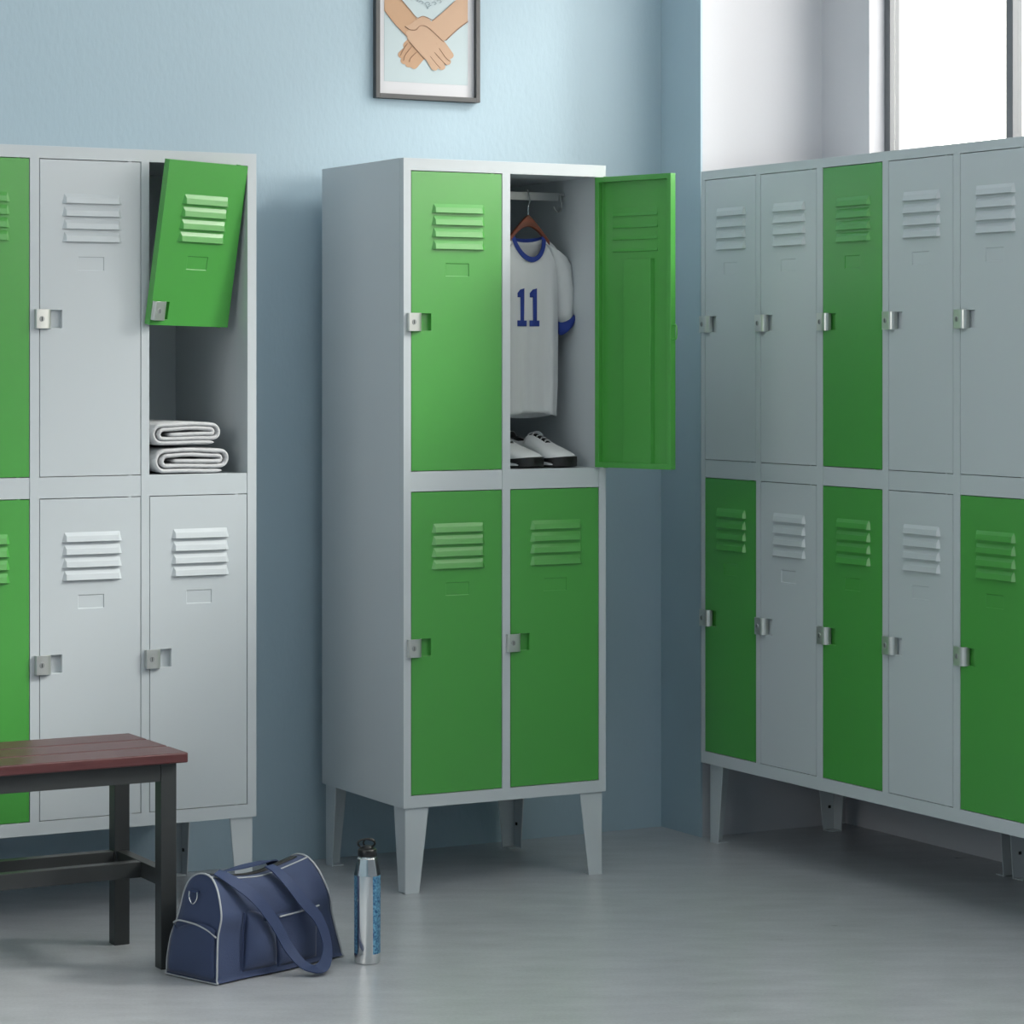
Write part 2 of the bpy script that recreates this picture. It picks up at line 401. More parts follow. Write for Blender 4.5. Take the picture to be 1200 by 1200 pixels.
def locker(label, origin, rotz, W, D, zb, zt, opens, zl, zu, colors, open_cells=(), legs=()):
    root = thing('locker_cabinet', label, 'locker', (origin[0],origin[1],0), (0,0,rotz))
    k = MB(); t = .0015
    y0_=.020
    k.box(0,t,y0_,D,zb,zt); k.box(W-t,W,y0_,D,zb,zt)
    k.box(t,W-t,D-t,D,zb,zt); k.box(t,W-t,y0_,D-t,zb,zb+t); k.box(t,W-t,y0_,D-t,zt-t,zt)
    # face frame stiles (box sections) and slightly set-back rails
    st = [0]+[v for o in opens for v in o]+[W]
    ft = .020
    fx = st; fz = [zb, zl[0], zu[1], zt]
    kp = lambda i,j: i%2==0 or j != 1
    nx, nz = len(fx)-1, 3
    for i in range(nx):
        for j in range(nz):
            if not kp(i,j): continue
            a,b,c_,d_ = fx[i],fx[i+1],fz[j],fz[j+1]
            k.quad([(a,0,c_),(b,0,c_),(b,0,d_),(a,0,d_)]); k.quad([(a,ft,c_),(b,ft,c_),(b,ft,d_),(a,ft,d_)])
            if i==0 or not kp(i-1,j): k.quad([(a,0,c_),(a,ft,c_),(a,ft,d_),(a,0,d_)])
            if i==nx-1 or not kp(i+1,j): k.quad([(b,0,c_),(b,ft,c_),(b,ft,d_),(b,0,d_)])
            if j==0 or not kp(i,j-1): k.quad([(a,0,c_),(b,0,c_),(b,ft,c_),(a,ft,c_)])
            if j==nz-1 or not kp(i,j+1): k.quad([(a,0,d_),(b,0,d_),(b,ft,d_),(a,ft,d_)])
    for (a,b) in opens:
        k.box(a,b,0.0012,ft,zl[1],zu[0])
        k.box(a,b,ft,D-t,zu[0]-.004,zu[0])          # shelf between the tiers
        k.box(a,b,ft,D-t,zu[1]+.001,zu[1]+.003)     # compartment ceiling
        k.box(a,b,ft,D-t,zl[0]-.003,zl[0])
    for i in range(len(opens)-1):
        a,b = opens[i][1], opens[i+1][0]
        k.box(a,a+.0012,ft,D-t,zb+t,zt-t); k.box(b-.0012,b,ft,D-t,zb+t,zt-t)
    a = opens[0][0]; k.box(a-.001,a,ft,D-t,zb+t,zt-t)
    b = opens[-1][1]; k.box(b,b+.001,ft,D-t,zb+t,zt-t)
    k.build('cabinet_body', M['grey'], root, bevel=.0011)
    g = .0018
    for i,(a,b) in enumerate(opens):
        for tier,(z0,z1) in ((1,zu),(0,zl)):
            if (i,tier) in open_cells: continue
            w = b-a-2*g; h = z1-z0-2*g
            lz = (1.399-1.033 if tier else .6015-.240)
            d = add_door(root, a+g, 0.0004, z0+g, w, h, colors[tier][i], lz-g)
            c = 'green' if colors[tier][i]=='green' else 'grey'
            d['label'] = ('%s painted %s door' % (c, 'upper' if tier else 'lower'))
    for (x,y,sx,sy,w) in legs:
        l = leg_mesh('leg', sx, sy, zb, 'grey', w); l.parent = root; l.location = (x,y,0)
    return root

G, W_ = 'green','grey'
# middle cabinet
mid = locker('freestanding middle locker cabinet with four green doors, the upper right one wide open',
    (3.018,6.023), 0, .5744, .471, .210, 1.800, [(.0205,.2745),(.2973,.5543)], (.240,.984), (1.033,1.770),
    [[G,G],[G,G]], open_cells={(1,1)},
    legs=[(.008,.006,1,1,.064),(.5665,.006,-1,1,.064),(.008,.465,1,-1,.06),(.5665,.465,-1,-1,.06)])
# its open door, swung on the right stile
th = math.radians(107)
w = .2534; h = .7334
d = add_door(mid, .5543+.001, -.001, 1.0348, w, h, 'green', .364, interior=True, pocket=False, latch=False)
ca, sa = math.cos(th), math.sin(th)
# door local x runs latch->hinge; hinge edge front corner stays at the stile
hx, hy = .5560, .0000
d.rotation_euler = (0,0,th)
d.location = (hx - w*ca, hy - w*sa, 1.0348)
d['label'] = 'green door swung wide open, inner side showing'
k = MB()   # small keeper loop on the free edge
lp = catmull([(0,.006,-.019),(-.010,.006,-.017),(-.0125,.006,-.008),(-.0125,.006,.008),(-.010,.006,.017),(0,.006,.019)],5)
k.tube(lp,.0022,8); o = k.build('latch_loop', M['green'], d, smooth=40); o.location=(0,0.004,.340)
# left bank
left = locker('grey and green locker cabinet behind the bench, folded towels in its open compartment',
    (1.8235,6.0994), 0, .8378, .460, .210, 1.801, [(.0234,.2710),(.2935,.5436),(.5639,.8144)], (.241,.986), (1.035,1.772),
    [[G,W_,W_],[G,W_,G]], open_cells={(2,1)},
    legs=[(.008,.006,1,1,.058),(.8298,.006,-1,1,.058),(.008,.452,1,-1,.06),(.8298,.452,-1,-1,.06)])
# short green flap hanging askew from the top corner of the open compartment
fw, fh = .246, .391
flap = get_door(fw, fh, 'green', .035, False, True)
used.add(flap.name)
flap.parent = left
R = Euler((.17,.016,.333),'XYZ')
flap.rotation_euler = R
corner = Vector((2.638,6.096,1.7700)) - Vector((1.8235,6.0994,0))
flap.location = corner - R.to_matrix() @ Vector((fw,0,fh))
flap['label'] = 'short bright green flap door hanging askew'
l = LATCH.copy(); C.objects.link(l); l.parent = flap; l.location = (.015,0,.035)
# right bank: turned 90 degrees along the window side
ro = [(.0195,.2666),(.2866,.5411),(.5672,.8190),(.8433,1.0976),(1.1234,1.3760),(1.4000,1.6540)]
right = locker('long grey and green locker cabinet under the window, all its doors closed',
    (4.0576,6.3001), -PI/2, 1.675, .442, .2155, 1.8165, ro, (.2485,.989), (1.0365,1.7925),
    [[G,W_,G,W_,G,W_],[W_,W_,G,W_,W_,G]],
    legs=[(.012,.022,1,1,.062),(1.663,.022,-1,1,.062),(.008,.434,1,-1,.06),(.795,.434,-1,-1,.055),(.83,.434,1,-1,.055),(1.667,.434,-1,-1,.06)])

# hanging rail with J hook inside the open middle compartment
k = MB()
k.box(3.3155,3.553,6.197,6.203,1.7175,1.7385)
k.box(3.553,3.5722,6.198,6.202,1.731,1.7385)
rail = k.build('hanging_rail', M['dsteel'], None, bevel=.0008)
k = MB()
k.tube(catmull([(3.556,6.194,1.734),(3.557,6.190,1.715),(3.557,6.188,1.700),(3.550,6.184,1.690),(3.540,6.180,1.688),(3.531,6.177,1.694),(3.527,6.176,1.701)],6),.0019,8)
hook = k.build('coat_hook', M['dsteel'], None, smooth=40)
for o in (rail, hook):
    o.parent = mid; o.location = (-3.018,-6.023,0)

# ------------------------------------------------------------------ hanger and jersey
JX, JY = 3.452, 6.178
hg = thing('clothes_hanger','brown wooden hanger on the rail of the open locker, holding the jersey','hanger',(JX,JY,0))
k = MB()
up = []; dn = []
for i in range(25):
    t = -1+2*i/24; a = abs(t)
    up.append((t*.062, 1.6785 - .066*a**1.15))
    dn.append((t*.062, 1.6480 - (.052*a**1.9)))
k.prism(up+dn[::-1],'y',-.006,.006)
k.build('hanger_arm', M['hwood'], hg, smooth=50, bevel=.002)
k = MB()
k.tube(catmull([(0.001,0,1.672),(.001,0,1.690),(.002,.0,1.703),(.008,.004,1.712),(.0115,.012,1.722),(.0115,.016,1.736),(.0115,.019,1.7425),(.0115,.025,1.7425),(.0115,.0285,1.735),(.0115,.028,1.726)],6),.0016,8)
k.build('hanger_hook', M['chrome'], hg, smooth=40)

# body surface of the jersey: half width and depth over height
def jw(z):
    pts = [(1.166,.082),(1.25,.086),(1.36,.087),(1.46,.087),(1.53,.089),(1.565,.094),(1.585,.090),(1.600,.079),(1.612,.062),(1.620,.050)]
    for (a,wa),(b,wb) in zip(pts,pts[1:]):
        if z <= b: return wa+(wb-wa)*max(0,(z-a)/(b-a))
    return pts[-1][1]
def jd(z): return .030 if z < 1.5 else .030-.014*(z-1.5)/.12
def fold(x, z):
    g = min(1,max(0,(1.60-z)/.35))
    return g*(.0055*math.sin(x*118+1.2+2.5*(1.4-z)) + .003*math.sin(x*205+.4-3*(z)))
def yF(x, z):
    w_ = jw(z); u = max(-1,min(1,x/w_)); return -jd(z)*(max(0,1-abs(u)**2.6))**.5 - fold(x,z)*(1-u**6)
def yB(x, z):
    w_ = jw(z); u = max(-1,min(1,x/w_)); return jd(z)*(max(0,1-abs(u)**2.6))**.5 + .5*fold(x+.03,z)*(1-u**6)
js = thing('sports_jersey','white jersey with blue trim and number eleven, hanging inside the open locker','jersey',(JX,JY,0))
k = MB(); NR = 64; rs = []
levels = [1.166+ i*(1.612-1.166)/34 for i in range(35)]
def ring_at(z, dipF, dipB):
    r = []
    for j in range(NR):
        a = 2*PI*j/NR; cx = math.cos(a); s = math.sin(a)
        zz = z - (dipF*max(0,-s)**1.3 if s<0 else dipB*s**1.3)
        x = jw(zz if False else z)*(abs(cx)**.8)*(1 if cx>=0 else -1)
        y = yF(x,z) if s<0 else yB(x,z)
        if abs(s)<1e-6: y = 0
        if z <= 1.17: zz = z + (.006*math.cos(x*30) if s<0 else -.010*(1-abs(cx)**2))
        r.append((x,y,zz))
    return r
for z in levels:
    f = max(0,(z-1.50)/.112)
    rs.append(ring_at(z, .052*f**1.5, .012*f))
# neck ring
neck = []
for j in range(NR):
    a = 2*PI*j/NR; cx = math.cos(a); s = math.sin(a)
    zz = 1.622 - (.062*max(0,-s)**1.2 if s<0 else .014*s)
    neck.append((.0475*cx, .020*s*(1.1 if s<0 else .8), zz))
rs.append(neck)
k.rings(rs, cap0=False, cap1=False)
k.build('shirt_body', M['jersey'], js, smooth=80, solid=.0012)
# collar band
k = MB(); c0=[];c1=[];c2=[];c3=[]
for j in range(NR):
    x,y,z = neck[j]; a = 2*PI*j/NR; s = math.sin(a)
    dz = .0125 if s<0 else .008; q = .24 if s < 0 else .1
    c0.append((x*1.06, y*1.10+(-.002 if s<0 else .001), z+.001))
    c1.append((x*(1.06-.0)-(.0115*math.cos(a)), y*1.0-(.003 if s<0 else 0), z+.002+ (.0105*(-s) if s<0 else 0)))
R=[]
for j in range(NR):
    a = 2*PI*j/NR; cx=math.cos(a); s=math.sin(a)
    P0=Vector((.0500*cx, .0225*s-.0012, 1.6225-(.066*max(0,-s)**1.2 if s<0 else .018*s)))
    P1=Vector((.0395*cx, .0205*s-.0022, 1.6235-(.054*max(0,-s)**1.2 if s<0 else .006*s)))
    nrm = Vector((cx*.3, s, .25)).normalized()*.0012
    R.append([P0+nrm,P1+nrm,P1-nrm,P0-nrm])
k.rings(R, closed=True)
o = k.build('collar', M['blue'], js, smooth=50); o['label']='royal blue round collar'
# sleeves
for sx in (1,-1):
    k = MB(); R=[]; n=20
    path = [(.070,1.592,.022,.018),(.084,1.580,.026,.022),(.095,1.555,.026,.026),(.100,1.525,.025,.028),(.1035,1.49,.0235,.029),(.1065,1.45,.022,.029),(.1085,1.425,.0215,.029)]
    for (x,z,rx,ry) in path:
        q=[]
        for j in range(n):
            a=2*PI*j/n
            xx = rx*math.cos(a); 
            lean = .55 if z>1.56 else (.25 if z>1.5 else .0)
            tip = -(.020)*(1-math.cos(a))*.5 if z < 1.46 else 0
            q.append((sx*(x+xx), ry*math.sin(a)+.003*math.sin(3*a+z*60)-.004, z - lean*xx + tip + (.0 if z>1.46 else -.004*math.sin(2*a))))
        R.append(q)
    k.rings(R, cap0=True, cap1=False)
    k.build('sleeve', M['jersey'], js, smooth=80, solid=.001)
    k = MB(); R=[]
    for (dz,sc) in ((.0,1.05),(-.007,1.09),(-.016,1.07),(-.024,1.0),(-.025,.9),(-.012,.93),(.0,.95)):
        q=[]
        for j in range(n):
            a=2*PI*j/n; x,z,rx,ry=path[-1]
            xx=rx*sc*math.cos(a); tip=-(.020)*(1-math.cos(a))*.5
            wv = .0022*math.sin(5*a+dz*200)
            q.append((sx*(x+xx+.0005+wv*.4), (ry*sc)*math.sin(a)+.003*math.sin(3*a+1.4*60)-.004+wv, z+dz*(1.1-.25*math.cos(a))+tip-.004*math.sin(2*a)))
        R.append(q)
    k.rings(R, closed=True)
    o = k.build('cuff', M['blue'], js, smooth=70); o['label']='royal blue sleeve cuff'
# number 11 laid on the chest: block digits with serifs
def cloth_patch(k, x0, x1, z0, z1, shear=0, cut=0, off=.0016):
    nx = max(2,int((x1-x0)/.0018)+1); nz = max(2,int((z1-z0)/.004)+1); g=[]
    for i in range(nz+1):
        z = z0+(z1-z0)*i/nz; row=[]
        for j in range(nx+1):
            x = x0+(x1-x0)*j/nx
            zz = z + shear*(x-x0)/(x1-x0)*( i/nz)
            row.append((x, yF(x,zz)-off, zz))
        g.append(row)
    k.grid(g)
for cx in (-.0330,.0020):
    k = MB()
    zt_, zb_ = 1.4900, 1.3920
    cloth_patch(k, cx-.0060,cx+.0065, zb_+.012, zt_-.004, shear=.003)
    cloth_patch(k, cx-.0142,cx+.0147, zb_, zb_+.0150)
    cloth_patch(k, cx-.0135,cx-.0055, zt_-.024, zt_-.013, shear=.010)
    k2 = k.build('printed_number', M['blue'], js, smooth=80, solid=.0006)
    k2['label'] = 'blue numeral one on the chest'

# ------------------------------------------------------------------ shoes
def shoe(root, mir):
    Lr = .232
    def hw(t):   # half width along length, t=0 heel, 1 toe
        P=[(0,.018),(.05,.028),(.2,.033),(.4,.032),(.6,.038),(.75,.0445),(.86,.0425),(.93,.036),(.97,.027),(.99,.017),(1,.006)]
        for (a,wa),(b,wb) in zip(P,P[1:]):
            if t<=b: return wa+(wb-wa)*(t-a)/(b-a)
        return .010
    def top(t):
        P=[(0,.078),(.05,.088),(.12,.084),(.22,.074),(.32,.076),(.40,.081),(.5,.073),(.65,.058),(.8,.046),(.92,.038),(1,.026)]
        for (a,wa),(b,wb) in zip(P,P[1:]):
            if t<=b: return wa+(wb-wa)*(t-a)/(b-a)
        return .026
    zs0 = .020
    # y runs from heel (+) to toe (-)
    Y = lambda t: Lr*(.5-t)
    cx = lambda t: mir*(.006*math.sin(PI*t)-.004*t)
    # outsole and midsole
    def slabm(z0,z1,grow,m,name,lift=0,tmax=1.0):
        k=MB(); R=[]
        n=30
        for i in range(n+1):
            t=(1-(1-i/n)**1.7)*tmax; w=hw(t)+grow; l=lift*max(0,(t-.72)/.28)**2
            tt = -.01+1.02*t
            R.append([(cx(t)-w,Y(tt),z0(t)+l),(cx(t)+w,Y(tt),z0(t)+l),(cx(t)+w*1.0,Y(tt),z1(t)+l),(cx(t)-w,Y(tt),z1(t)+l)])
        k.rings(R)
        return k.build(name, M[m], root, smooth=45, bevel=.0015)
    slabm(lambda t:0.0,lambda t:.0075+(.012*max(0,(t-.84)/.16)),.003,'sole','outsole',.004)
    o=slabm(lambda t:.0065,lambda t:.0185-.009*max(0,(t-.6)/.3)**1.5,.0058,'shoe','midsole',0,.90)
    slabm(lambda t:.0180-.009*max(0,(t-.6)/.4),lambda t:.0225+(.002*max(0,(t-.7)/.3)),.0035,'sole','sole_band',.004)
    # upper
    k=MB(); R=[]; n=34; K=20
    for i in range(n+1):
        t=1-(1-i/n)**1.7; w=hw(t); hgt=top(t); r=[]
        for j in range(K):
            a = PI*j/(K-1)
            ex = .62 if t<.45 else .62+.25*(t-.45)
            x = w*math.copysign(abs(math.cos(a))**ex, math.cos(a))
            z = zs0+(hgt-zs0)*(math.sin(a)**.75)
            if t<.36:     # narrower collar
                f=(z-zs0)/(hgt-zs0); x*= 1-.28*f
            r.append((cx(t)+x,Y(t),z))
        R.append(r)
    # opening: leave the top strip out between t .06 and .36
    base=len(k.v)
    for r in R: k.v+=r
    for i in range(n):
        t=1-(1-(i+.5)/n)**1.7
        for j in range(K-1):
            if .07<t<.34 and 5<=j<=K-7: continue
            k.f.append((base+i*K+j,base+i*K+j+1,base+(i+1)*K+j+1,base+(i+1)*K+j)); k.m.append(0)
    k.f.append(tuple(base+j for j in range(K))); k.m.append(0)
    k.f.append(tuple(base+n*K+j for j in range(K))); k.m.append(0)
    up_ = k.build('upper', [M['shoe'],M['sole']], root, smooth=60, solid=.002)
    up_.modifiers['solid'].material_offset = 1
    # dark lining
    k=MB(); R=[]
    for i in range(9):
        t=.055+.33*i/8; w=hw(t)*.66; hgt=top(t)*.90
        R.append([(cx(t)-w,Y(t),.03),(cx(t)+w,Y(t),.03),(cx(t)+w*.98,Y(t),hgt-.004),(cx(t)+w*.6,Y(t),hgt-.006-.018*math.sin(PI*i/8)),(cx(t)-w*.6,Y(t),hgt-.006-.018*math.sin(PI*i/8)),(cx(t)-w*.98,Y(t),hgt-.004)])
    k.rings(R); k.build('lining', M['sole'], root, smooth=50)
    # tongue strip in dark with pale laces across
    k=MB(); g=[]
    for i in range(10):
        t=.33+.30*i/9; w=.0115-.003*i/9
        g.append([(cx(t)+w*u,Y(t),top(t)+.0022-.0012*abs(u)) for u in (-1,-.5,0,.5,1)])
    k.grid(g); k.build('tongue', M['sole'], root, smooth=60, solid=.0015)
    k=MB()
    for q in range(5):
        t=.36+.062*q; w=.017-.0015*q
        k.tube([(cx(t)-w,Y(t),top(t)-.004),(cx(t)-w*.55,Y(t+.005),top(t)+.0048),(cx(t),Y(t+.012),top(t+.01)+.0062),(cx(t)+w*.55,Y(t+.005),top(t)+.0048),(cx(t)+w,Y(t),top(t)-.004)],.0026,6,flat=.6)
    bow=[(cx(.35),Y(.35),top(.35)+.006),(cx(.35)+.02,Y(.37),top(.35)+.010),(cx(.35)+.030,Y(.40),top(.35)+.001),(cx(.35)+.014,Y(.40),top(.4)+.004)]
    k.tube(catmull(bow,5),.0015,6)
    k.build('laces', M['lace'], root, smooth=60)
for x,lab,mir in ((3.480,'right one of a pair of white sneakers with black soles on the locker shelf',1),
                  (3.378,'left one of the white sneakers, half hidden by the locker stile',-1)):
    s = thing('sneaker', lab, 'shoe', (x,6.168,1.0335), (0,0,math.radians(14)), 'white sneakers on the locker shelf')
    shoe(s, mir)

# ------------------------------------------------------------------ towels
def towel(label, x0, x1, z0, hgt, seed, turns=2.0, yf=6.118):
    rnd = random.Random(seed)
    th_ = .0105; rmax = hgt/2-th_/2-.0005; r0 = .0042
    Ls = (x1-x0)-2*rmax-th_
    pts=[]; N=int(turns*40)
    cx=(x0+x1)/2; cz=z0+hgt/2
    for i in range(N+1):
        a = 2*PI*turns*i/N; r = r0+(rmax-r0)*i/N
        aa = a + PI*1.51
        c = math.cos(aa); s = math.sin(aa)
        sgn = 1 if c>=0 else -1
        LL = Ls/2*(.86+.14*i/N)
        pts.append((sgn*LL + r*c*1.0, s*r))
    pts.append((Ls/2*.97, -rmax))
    pts.insert(0, (-Ls/2*.72, -r0-.0002))
    # densify the straight runs
    P=[pts[0]]
    for a,b in zip(pts,pts[1:]):
        d=math.hypot(b[0]-a[0],b[1]-a[1]); n=max(1,int(d/.012))
        for q in range(1,n+1):
            t=q/n; x=a[0]+(b[0]-a[0])*t; z=a[1]+(b[1]-a[1])*t
            P.append((x,z))
    k=MB(); g=[]
    ny=16; dep=.30
    for j in range(ny+1):
        y=yf+dep*j/ny; row=[]
        for i,(x,z) in enumerate(P):
            sag = -.0022*math.cos(PI*min(1,abs(x)/(Ls/2+.01)))*(1 if z>0 else 0)
            row.append((cx+x+.0015*math.sin(9*y+seed+x*10), y+.0015*math.sin(i*.23+seed), cz+z+.6*sag*(-1) + .0008*math.sin(x*40+seed*2+y*20)))
        g.append(row)
    k.grid(g)
    o=k.build('towel', M['towel'], None, smooth=80, solid=th_)
    s=o.modifiers.new('sub','SUBSURF'); s.levels=1; s.render_levels=1
    tx=bpy.data.textures.new('terry','CLOUDS'); tx.noise_scale=.02
    dm=o.modifiers.new('d','DISPLACE'); dm.texture=tx; dm.strength=.002; dm.texture_coords='LOCAL'
    tag(o,label,'towel','folded white towels in the open locker')
    return o
towel('larger folded white towel at the bottom of the stack in the open left locker', 2.402, 2.612, 1.0365, .0660, 3, 2.0)
towel('smaller folded white towel on top of the stack in the open left locker', 2.398, 2.588, 1.1035, .0600, 8, 2.0)

# ------------------------------------------------------------------ bench
bx0, bx1, by0, by1 = 1.02, 2.248, 5.5156, 5.8656
bn = thing('bench','dark red slatted bench with black steel frame in front of the left lockers','bench',(bx0,by0,0))
sw = (by1-by0-2*.011)/3
for i in range(3):
    k=MB(); y=i*(sw+.011); k.box(0,bx1-bx0,y,y+sw,.443,.465)
    k.build('slat', M['wood'], bn, bevel=.003)
lw=.0355
lx = [(.022,.022+lw),(bx1-bx0-.019-lw,bx1-bx0-.019)]
ly = [(.020,.020+lw),(by1-by0-.016-lw,by1-by0-.016)]
for (a,b) in lx:
    for (c_,d_) in ly:
        k=MB(); k.box(a,b,c_,d_,0,.4425); k.build('leg', M['black'], bn, bevel=.0012)
k=MB()
for (c_,d_) in ly: k.box(lx[0][1],lx[1][0],c_+.002,d_-.008,.403,.4425)
for (a,b) in lx: k.box(a+.004,b-.004,ly[0][1],ly[1][0],.403,.4425)
k.build('seat_frame', M['black'], bn, bevel=.001)
for (a,b) in lx:
    k=MB(); k.box(a+.005,b-.005,ly[0][1],ly[1][0],.176,.211); k.build('stretcher', M['black'], bn, bevel=.001)
xa_, xb_ = lx[0][1]-.005, lx[1][0]+.005
k=MB(); k.box(xa_,xb_,.152,.178,.176,.2105); k.build('stretcher', M['black'], bn, bevel=.001)
k=MB(); k.box(lx[0][1],lx[1][0],ly[1][0]+.002,ly[1][1]-.006,.176,.2105); k.build('stretcher', M['black'], bn, bevel=.001)

# ------------------------------------------------------------------ duffel bag
bag = thing('duffel_bag','navy canvas duffel bag with pale piping on the floor beside the bench','bag',(2.2126,5.4136,0),(0,0,math.radians(20)))
prof = [(-.070,.003),(-.079,.012),(-.080,.06),(-.081,.103),(-.0885,.137),(-.0855,.162),(-.074,.195),(-.058,.216),(-.039,.2245),(-.014,.2235),
        (.009,.212),(.026,.187),(.037,.148),(.050,.113),(.063,.085),(.073,.040),(.074,.012),(.066,.003)]
pc = catmull([(a,0,b) for a,b in prof],5,closed=True)
pc = [(p.x,max(.002,p.z)) for p in pc]
BL = .372
def bagpt(sn, t, z):
    """sn 0..1 along the bag"""
    f = z/.225
    s0, s1 = .010*f*f, BL - .30*z
    mid_ = math.sin(PI*sn)
    zz = z*(1-.085*mid_*f*f) 
    tt = t*(1+.05*mid_*(1-f)) + .004*math.sin(sn*9+z*30)*mid_ + .012*sn*f
    return Vector((s0+(s1-s0)*sn, tt, max(.002,zz)))
k=MB(); n=26
R=[[bagpt(i/n,t,z) for t,z in pc] for i in range(n+1)]
# rounded cap rings at each end
cz=.11
def capring(sn, sc, out):
    r=[]
    for t,z in pc:
        p=bagpt(sn, t*sc, cz+(z-cz)*sc); p.x += out; r.append(p)
    return r
R=[capring(0,.55,-.006),capring(0,.9,-.004)]+R+[capring(1,.9,.006),capring(1,.55,.009)]
k.rings(R)
k.build('bag_body', M['bag'], bag, smooth=60)
for sn,ds in ((0,-.001),(1,.001)):
    k=MB(); k.tube([bagpt(sn,t*1.012,max(.0035,z*1.006)) + Vector((ds,0,0)) for t,z in pc],.0021,6,closed=True)
    k.build('piping', M['pipe'], bag, smooth=60)
def endx(t,z): return -.0062
pp = catmull([(-.0035,-.081,.101),(-.0065,-.06,.113),(-.0085,-.03,.121),(-.0095,.0,.124),(-.0085,.030,.124),(-.0035,.051,.116)],6)
k=MB(); k.tube(pp,.0019,6); k.build('piping', M['pipe'], bag, smooth=60)
# lower end pocket, slightly puffed
def interp_prof(z, side):
    pts=[(t,zz) for t,zz in prof]
    fr=[p for p in pts[1:9]]; bk=[p for p in pts[9:17]][::-1]
    L=fr if side<0 else bk
    L=sorted(L,key=lambda p:p[1])
    for a,b in zip(L,L[1:]):
        if z<=b[1]: return a[0]+(b[0]-a[0])*max(0,(z-a[1])/(b[1]-a[1]))
    return L[-1][0]
k=MB(); g=[]
for i in range(11):
    fz=i/10; row=[]
    for j in range(15):
        u=j/14
        zt2=.100+ .026*math.sin(PI*(u*.78+.22)) if u<1 else .114
        z=.010+(zt2-.010)*fz
        a=interp_prof(z,-1)*.95; b=interp_prof(z,1)*.95
        t=a+(b-a)*u
        row.append((-.004-.0075*(math.sin(PI*u)**.5 if 0<u<1 else 0)*(math.sin(PI*fz)**.4 if 0<fz<1 else .3), t, z))
    g.append(row)
k.grid(g); k.build('end_pocket', M['bag'], bag, smooth=80, solid=.001)
# D ring with tab
k=MB()
dr=catmull([(-.008,-.004,.190),(-.009,-.004,.177),(-.010,-.011,.167),(-.010,-.016,.165),(-.010,-.021,.167),(-.009,-.028,.177),(-.008,-.028,.190)],5)
k.tube(dr,.0016,7); k.build('d_ring', M['chrome'], bag, smooth=60)
k=MB(); k.box(-.009,-.003,-.029,-.003,.187,.193); k.build('ring_tab', M['strap'], bag, bevel=.001)
# top zip with piping
def topz(s):
    sn=max(0,min(1,s/.31)); return bagpt(sn,-.030,.2245)
k=MB(); k.tube([bagpt(i/20,-.050,.2215)+Vector((0,0,.001)) for i in range(21)],.0016,6); k.build('piping', M['pipe'], bag, smooth=60)
k=MB(); g=[[bagpt(i/20,t,z)+Vector((0,0,.0015)) for t,z in ((-.034,.2255),(-.024,.2258),(-.014,.2245))] for i in range(1,20)]
k.grid(g); k.build('zip', M['sole'], bag, smooth=60, solid=.001)
# front pockets
def front_patch(name, s0,s1,z0,z1,bulge,m='bag', off=.002, rnd=.3, ztop=None):
    k=MB(); g=[]
    for i in range(17):
        v=i/16; row=[]
        for j in range(21):
            u=j/20
            zz1 = z1 if ztop is None else ztop(u)
            z=z0+(zz1-z0)*v
            s=s0+(s1-s0)*u
            sn=s/(BL-.3*z)
            p=bagpt(sn, interp_prof(z,-1), z)
            b=(max(0,math.sin(PI*u))**rnd)*(max(0,math.sin(PI*v))**rnd)
            p.y -= off*min(1,b*3)+bulge*b
            row.append(p)
        g.append(row)
    k.grid(g); return k.build(name, M[m], bag, smooth=80, solid=.0015)
front_patch('side_pocket', .072,.165,.018,.150,.017,rnd=.55, ztop=lambda u:.150-.045*u*u)
front_patch('front_pocket', .168,.292,.014,.128,.006,rnd=.4)
k=MB(); pts=[]
for i in range(13):
    u=i/12; s=.172+.116*u; z=.1225+.006*u; p=bagpt(s/(BL-.3*z),interp_prof(z,-1),z); p.y-=.0085; pts.append(p)
k.tube(pts,.0019,6); k.build('piping', M['pipe'], bag, smooth=60)
k=MB(); pts=[]
for i in range(14):
    u=i/13; z=.022+.125*u; s=.070-.006*u; p=bagpt(s/(BL-.3*z),interp_prof(z,-1),z); p.y-=.004; pts.append(p)
k.tube(pts,.0022,6,flat=.6); k.build('zip', M['strap'], bag, smooth=60)
k=MB(); c0=bagpt(.118/.335,interp_prof(.128,-1),.128)
c0.y-=.020
k.box(c0.x-.006,c0.x+.006,c0.y-.003,c0.y+.003,c0.z-.003,c0.z+.004)
k.tube([c0+Vector((.002,-.003,0)),c0+Vector((.009,-.005,-.010)),c0+Vector((.015,-.005,-.024))],.0022,7)
k.build('zip_pull', M['chrome'], bag, smooth=50)
# handle straps
def ribbon(name, pts, nrm, w=.026, t=.0028):
    P=catmull(pts,7); Nn=catmull(nrm,7); k=MB(); R=[]
    for i,p in enumerate(P):
        T=(P[min(i+1,len(P)-1)]-P[max(i-1,0)]).normalized()
        N=Nn[i].normalized(); W=T.cross(N).normalized(); N=W.cross(T).normalized()
        R.append([p+W*w/2+N*t/2,p-W*w/2+N*t/2,p-W*w/2-N*t/2,p+W*w/2-N*t/2])
    k.rings(R); return k.build(name, M['strap'], bag, smooth=40)
sp=[(.030,-.046,.2290),(.0432,-.070,.2165),(.0834,-.104,.1773),(.1338,-.112,.1184),(.1664,-.122,.0600),(.1830,-.150,.0240),(.200,-.176,.0165),(.2389,-.160,.0215),(.274,-.130,.0515),(.2640,-.114,.1045),(.2280,-.104,.1461),(.1990,-.090,.187),(.186,-.066,.213),(.182,-.045,.2215)]
